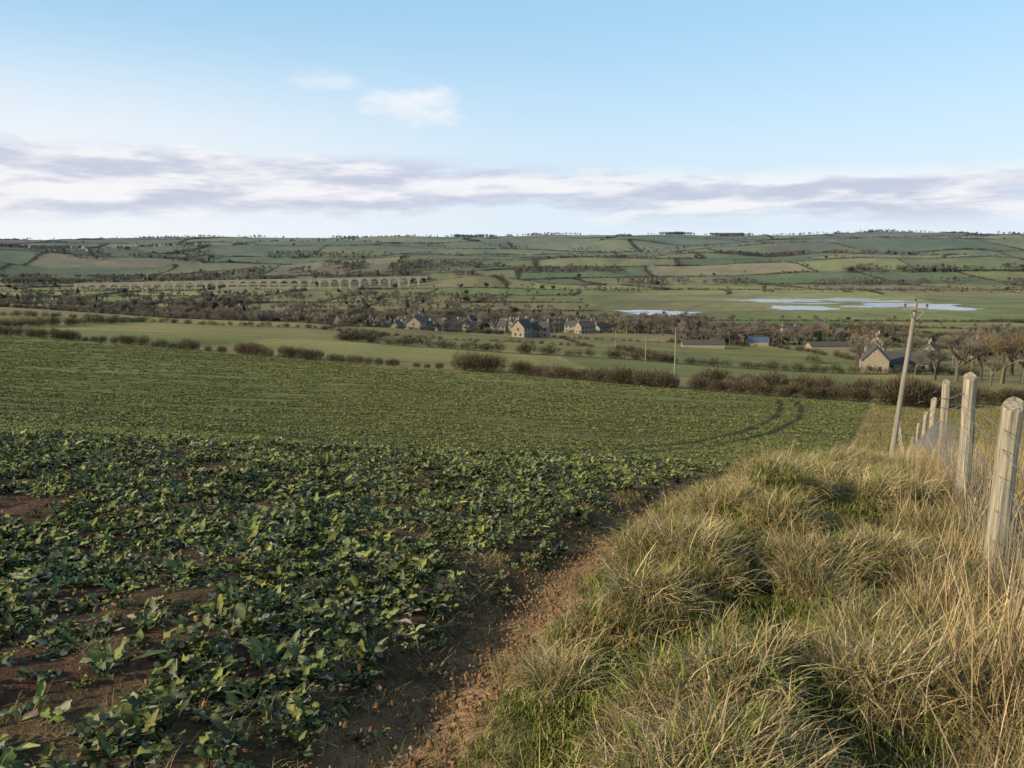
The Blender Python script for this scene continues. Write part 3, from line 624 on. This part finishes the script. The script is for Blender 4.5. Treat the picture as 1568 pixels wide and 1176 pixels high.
for (a,ha,_,_),(b2,hb,_,_) in zip(tops[:-1],tops[1:]):
    for lv in levels:
        p=a-Vector((.06,0,ha-lv)); q=b2-Vector((.06,0,hb-lv)); sag=.03 if lv>.9 else .012
        pts_=[p.lerp(q,t)-Vector((0,0,sag*4*t*(1-t)+rr.uniform(-.004,.004))) for t in [i/8 for i in range(9)]]; wires.append(pts_)
        if lv>.9 and a.y<26:
            Lw=(q-p).length
            for i in range(int(Lw/.12)):
                c_=p.lerp(q,i*.12/Lw)-Vector((0,0,sag*4*(i*.12/Lw)*(1-i*.12/Lw))); v_=Vector((rr.uniform(-1,1),rr.uniform(-1,1),rr.uniform(-1,1)))*.014; barbs.append([c_-v_,c_+v_])
    if a.y<22:
        Lw=(b2-a).length
        for i in range(1,int(Lw/.15)):
            t=i*.15/Lw; p=a.lerp(b2,t)-Vector((.06,0,ha+(hb-ha)*t)); wires.append([p+Vector((0,0,.08)),p+Vector((0,0,.81))])
curve('fence_wires',wires,.0024,M_wire,fe,fo); curve('fence_barbs',barbs,.0018,M_wire,fe,fo)
# ------------------------------------------------------------ utility poles
def upole(x,y,h,lean=0,rot=0,rad=.14):
    z=Hs(x,y); e=empty('utility_pole',(x,y,z),R(rot)); V=[];F=[];ns=12;nz=6
    for i in range(nz+1):
        t=i/nz
        for j in range(ns):
            an=2*math.pi*j/ns; rr_=rad*(1-.35*t); V.append((lean*t+rr_*math.cos(an),rr_*math.sin(an),-.3+(h+.3)*t))
    for i in range(nz):
        for j in range(ns): F.append((i*ns+j,i*ns+(j+1)%ns,(i+1)*ns+(j+1)%ns,(i+1)*ns+j))
    F.append(tuple(nz*ns+j for j in range(ns))); pyobj('pole',V,F,M_pole,e)
    cx=lean*.97
    pyobj('crossarm',*boxes([(cx-.6,cx+.6,-rad*.65-.1,-rad*.65-.005,h-.38,h-.26)]),M_pole,e)
    V=[];F=[]
    for s in (-1,1):
        b0=len(V); V+=[(cx+s*.05,-rad-.03,h-.85),(cx+s*.10,-rad-.03,h-.85),(cx+s*.45,-rad-.03,h-.39),(cx+s*.39,-rad-.03,h-.39)]; V+=[(a,b_+.03,c) for a,b_,c in V[b0:b0+4]]
        F+=[(b0,b0+1,b0+2,b0+3),(b0+4,b0+7,b0+6,b0+5),(b0,b0+4,b0+5,b0+1),(b0+1,b0+5,b0+6,b0+2),(b0+2,b0+6,b0+7,b0+3),(b0+3,b0+7,b0+4,b0)]
    pyobj('braces',V,F,M_pole,e)
    V=[];F=[]; tops_=[]
    for ix_,(ox,oz) in enumerate(((-.53,h-.26),(0.0,h),(.53,h-.26))):
        prof=[(.02,0),(.02,.08),(.06,.09),(.065,.13),(.04,.14),(.055,.16),(.05,.20),(.02,.22)]
        b0=len(V)
        for (rr_,zz) in prof:
            for j in range(8): V.append((cx+ox+rr_*math.cos(j*.785),-(.12 if ox else 0)+rr_*math.sin(j*.785),oz+zz))
        for i in range(len(prof)-1):
            for j in range(8): F.append((b0+i*8+j,b0+i*8+(j+1)%8,b0+(i+1)*8+(j+1)%8,b0+(i+1)*8+j))
        p=Matrix.Rotation(R(rot),3,'Z')@Vector((cx+ox,-.1,oz+.2)); tops_.append(Vector((x,y,z))+p)
    pyobj('insulators',V,F,M_ins,e)
    return tops_
x0=(1363-784)/1250*42*1.03
pl=[upole(x0,42,8.75,lean=.66,rot=-8,rad=.15),upole(.2015*130,130,8.6,rot=20,rad=.12),upole(.165*235,235,8,rot=20),upole(.128*340,340,8,rot=20)]
pw_=[]
for a,b2 in zip(pl[:-1],pl[1:]):
    for p,q in zip(a,b2): pw_.append([p.lerp(q,t)-Vector((0,0,1.2*4*t*(1-t))) for t in [i/24 for i in range(25)]])
e0=upole(30,-28,8.5)
for p,q in zip(pl[0],e0): pw_.append([p.lerp(q,t)-Vector((0,0,.8*4*t*(1-t))) for t in [i/20 for i in range(21)]])
curve('power_lines',pw_,.006,M_wire)
upole(.545*240,240,8,rot=10); upole(-.185*900,900,9)
# ------------------------------------------------------------ camera, sun, sky
cam=bpy.data.objects.new('camera',bpy.data.cameras.new('camera')); scene.collection.objects.link(cam); scene.camera=cam
cam.rotation_euler=(R(90-PITCH),0,0); cam.data.sensor_width=36; cam.data.lens=1250/1568*36; cam.data.clip_end=30000; cam.data.clip_start=.05
EL,AZ=20.5,-114
sd=Vector((math.sin(R(AZ))*math.cos(R(EL)),math.cos(R(AZ))*math.cos(R(EL)),math.sin(R(EL))))
sl=bpy.data.lights.new('sun','SUN'); sl.energy=5.0; sl.angle=R(.5); sl.color=(1,.86,.60); so=bpy.data.objects.new('sun',sl); scene.collection.objects.link(so); so.rotation_euler=sd.to_track_quat('Z','Y').to_euler()
w=bpy.data.worlds.new('World'); scene.world=w; w.use_nodes=True; N=w.node_tree.nodes; L=w.node_tree.links; bg=N['Background']
sky=N.new('ShaderNodeTexSky'); sky.sky_type='NISHITA'; sky.sun_disc=False; sky.sun_elevation=R(EL); sky.sun_rotation=R(AZ); sky.air_density=1.0; sky.dust_density=.6; sky.ozone_density=1.5
STR=.15
tc=N.new('ShaderNodeTexCoord'); sp=N.new('ShaderNodeSeparateXYZ'); L.new(tc.outputs['Generated'],sp.inputs[0])
def math_(op,a,b=None,c=None,clamp=False):
    m=N.new('ShaderNodeMath'); m.operation=op; m.use_clamp=clamp
    for i,q in enumerate((a,b,c)):
        if q is None: continue
        if isinstance(q,(int,float)): m.inputs[i].default_value=q
        else: L.new(q,m.inputs[i])
    return m.outputs[0]
def mr(v,a,b,c,d,sm=True):
    m=N.new('ShaderNodeMapRange'); m.interpolation_type='SMOOTHSTEP' if sm else 'LINEAR'; L.new(v,m.inputs[0])
    for i,q in enumerate((a,b,c,d)): m.inputs[i+1].default_value=q
    return m.outputs[0]
def cn(sx,sz,offz,scale,det=8,rough=.58,ox=3.1):
    mp=N.new('ShaderNodeMapping'); mp.inputs['Scale'].default_value=(sx,sx,sz); mp.inputs['Location'].default_value=(ox,1.7,offz); L.new(tc.outputs['Generated'],mp.inputs[0])
    n=N.new('ShaderNodeTexNoise'); n.inputs['Scale'].default_value=scale; n.inputs['Detail'].default_value=det; n.inputs['Roughness'].default_value=rough; L.new(mp.outputs[0],n.inputs[0]); return n.outputs[0]
X_,Y_,Z_=sp.outputs
na=cn(1,6,0,3.6); nb=cn(1,6,.10,3.6); nf=cn(1,2.6,.5,12,8,.62)
def mixc(f,a,bcol):
    m=N.new('ShaderNodeMixRGB'); L.new(f,m.inputs[0])
    for i,q in ((1,a),(2,bcol)):
        if isinstance(q,tuple): m.inputs[i].default_value=(q[0]/STR,q[1]/STR,q[2]/STR,1)
        else: L.new(q,m.inputs[i])
    return m.outputs[0]
top=mr(X_,-.5,.35,.116,.086)
band=math_('MULTIPLY',mr(Z_,.012,.045,0,1),mr(math_('SUBTRACT',Z_,top),-.022,.006,1,0))
core=math_('MULTIPLY',mr(Z_,.025,.055,0,1),mr(Z_,.085,.115,1,0))
bias=math_('MULTIPLY',math_('ADD',mr(X_,.35,-.10,.07,.14),mr(X_,.2,.45,0,.05)),core)
dv=math_('ADD',math_('ADD',na,math_('MULTIPLY',math_('SUBTRACT',nf,.5),.42)),bias)
dens=math_('MULTIPLY',mr(dv,.44,.62,0,1),band)
def puff(cx,cz,rx,rz):
    dx=math_('DIVIDE',math_('SUBTRACT',X_,cx),rx); dz=math_('DIVIDE',math_('SUBTRACT',Z_,cz),rz)
    d=math_('SQRT',math_('ADD',math_('MULTIPLY',dx,dx),math_('MULTIPLY',dz,dz)))
    d=math_('ADD',d,math_('MULTIPLY',math_('SUBTRACT',nf,.5),3.4)); return math_('MULTIPLY',mr(d,.1,1.15,1,0),mr(Y_,0,.3,0,1))
pf=math_('MAXIMUM',puff(-.124,.158,.055,.024),math_('MULTIPLY',puff(-.215,.180,.05,.012),.5))
veil1=mr(Z_,.24,.62,.62,.08)
veil=math_('MULTIPLY',mr(Z_,-.02,.27,.92,0),mr(nf,.2,.8,.93,1))
glow=math_('MULTIPLY',mr(X_,.15,-.55,0,.75),mr(Z_,.25,.08,0,1))
lit=mr(math_('SUBTRACT',math_('ADD',math_('SUBTRACT',na,nb),math_('MULTIPLY',math_('SUBTRACT',nf,.5),.20)),math_('MULTIPLY',mr(dv,.55,.75,0,1),.035)),-.08,.08,0,1)
mc=mixc(lit,(.55,.59,.73),(.94,.93,.95))
m0=mixc(veil1,sky.outputs[0],(.46,.80,1.08))
m0=mixc(veil,m0,(.78,.87,.97))
m0=mixc(glow,m0,(.95,.96,.98))
m1=mixc(math_('MULTIPLY',dens,.88),m0,mc)
m2=mixc(math_('MULTIPLY',pf,.8),m1,(.94,.945,.97))
L.new(m2,bg.inputs[0]); bg.inputs[1].default_value=STR
print('done')
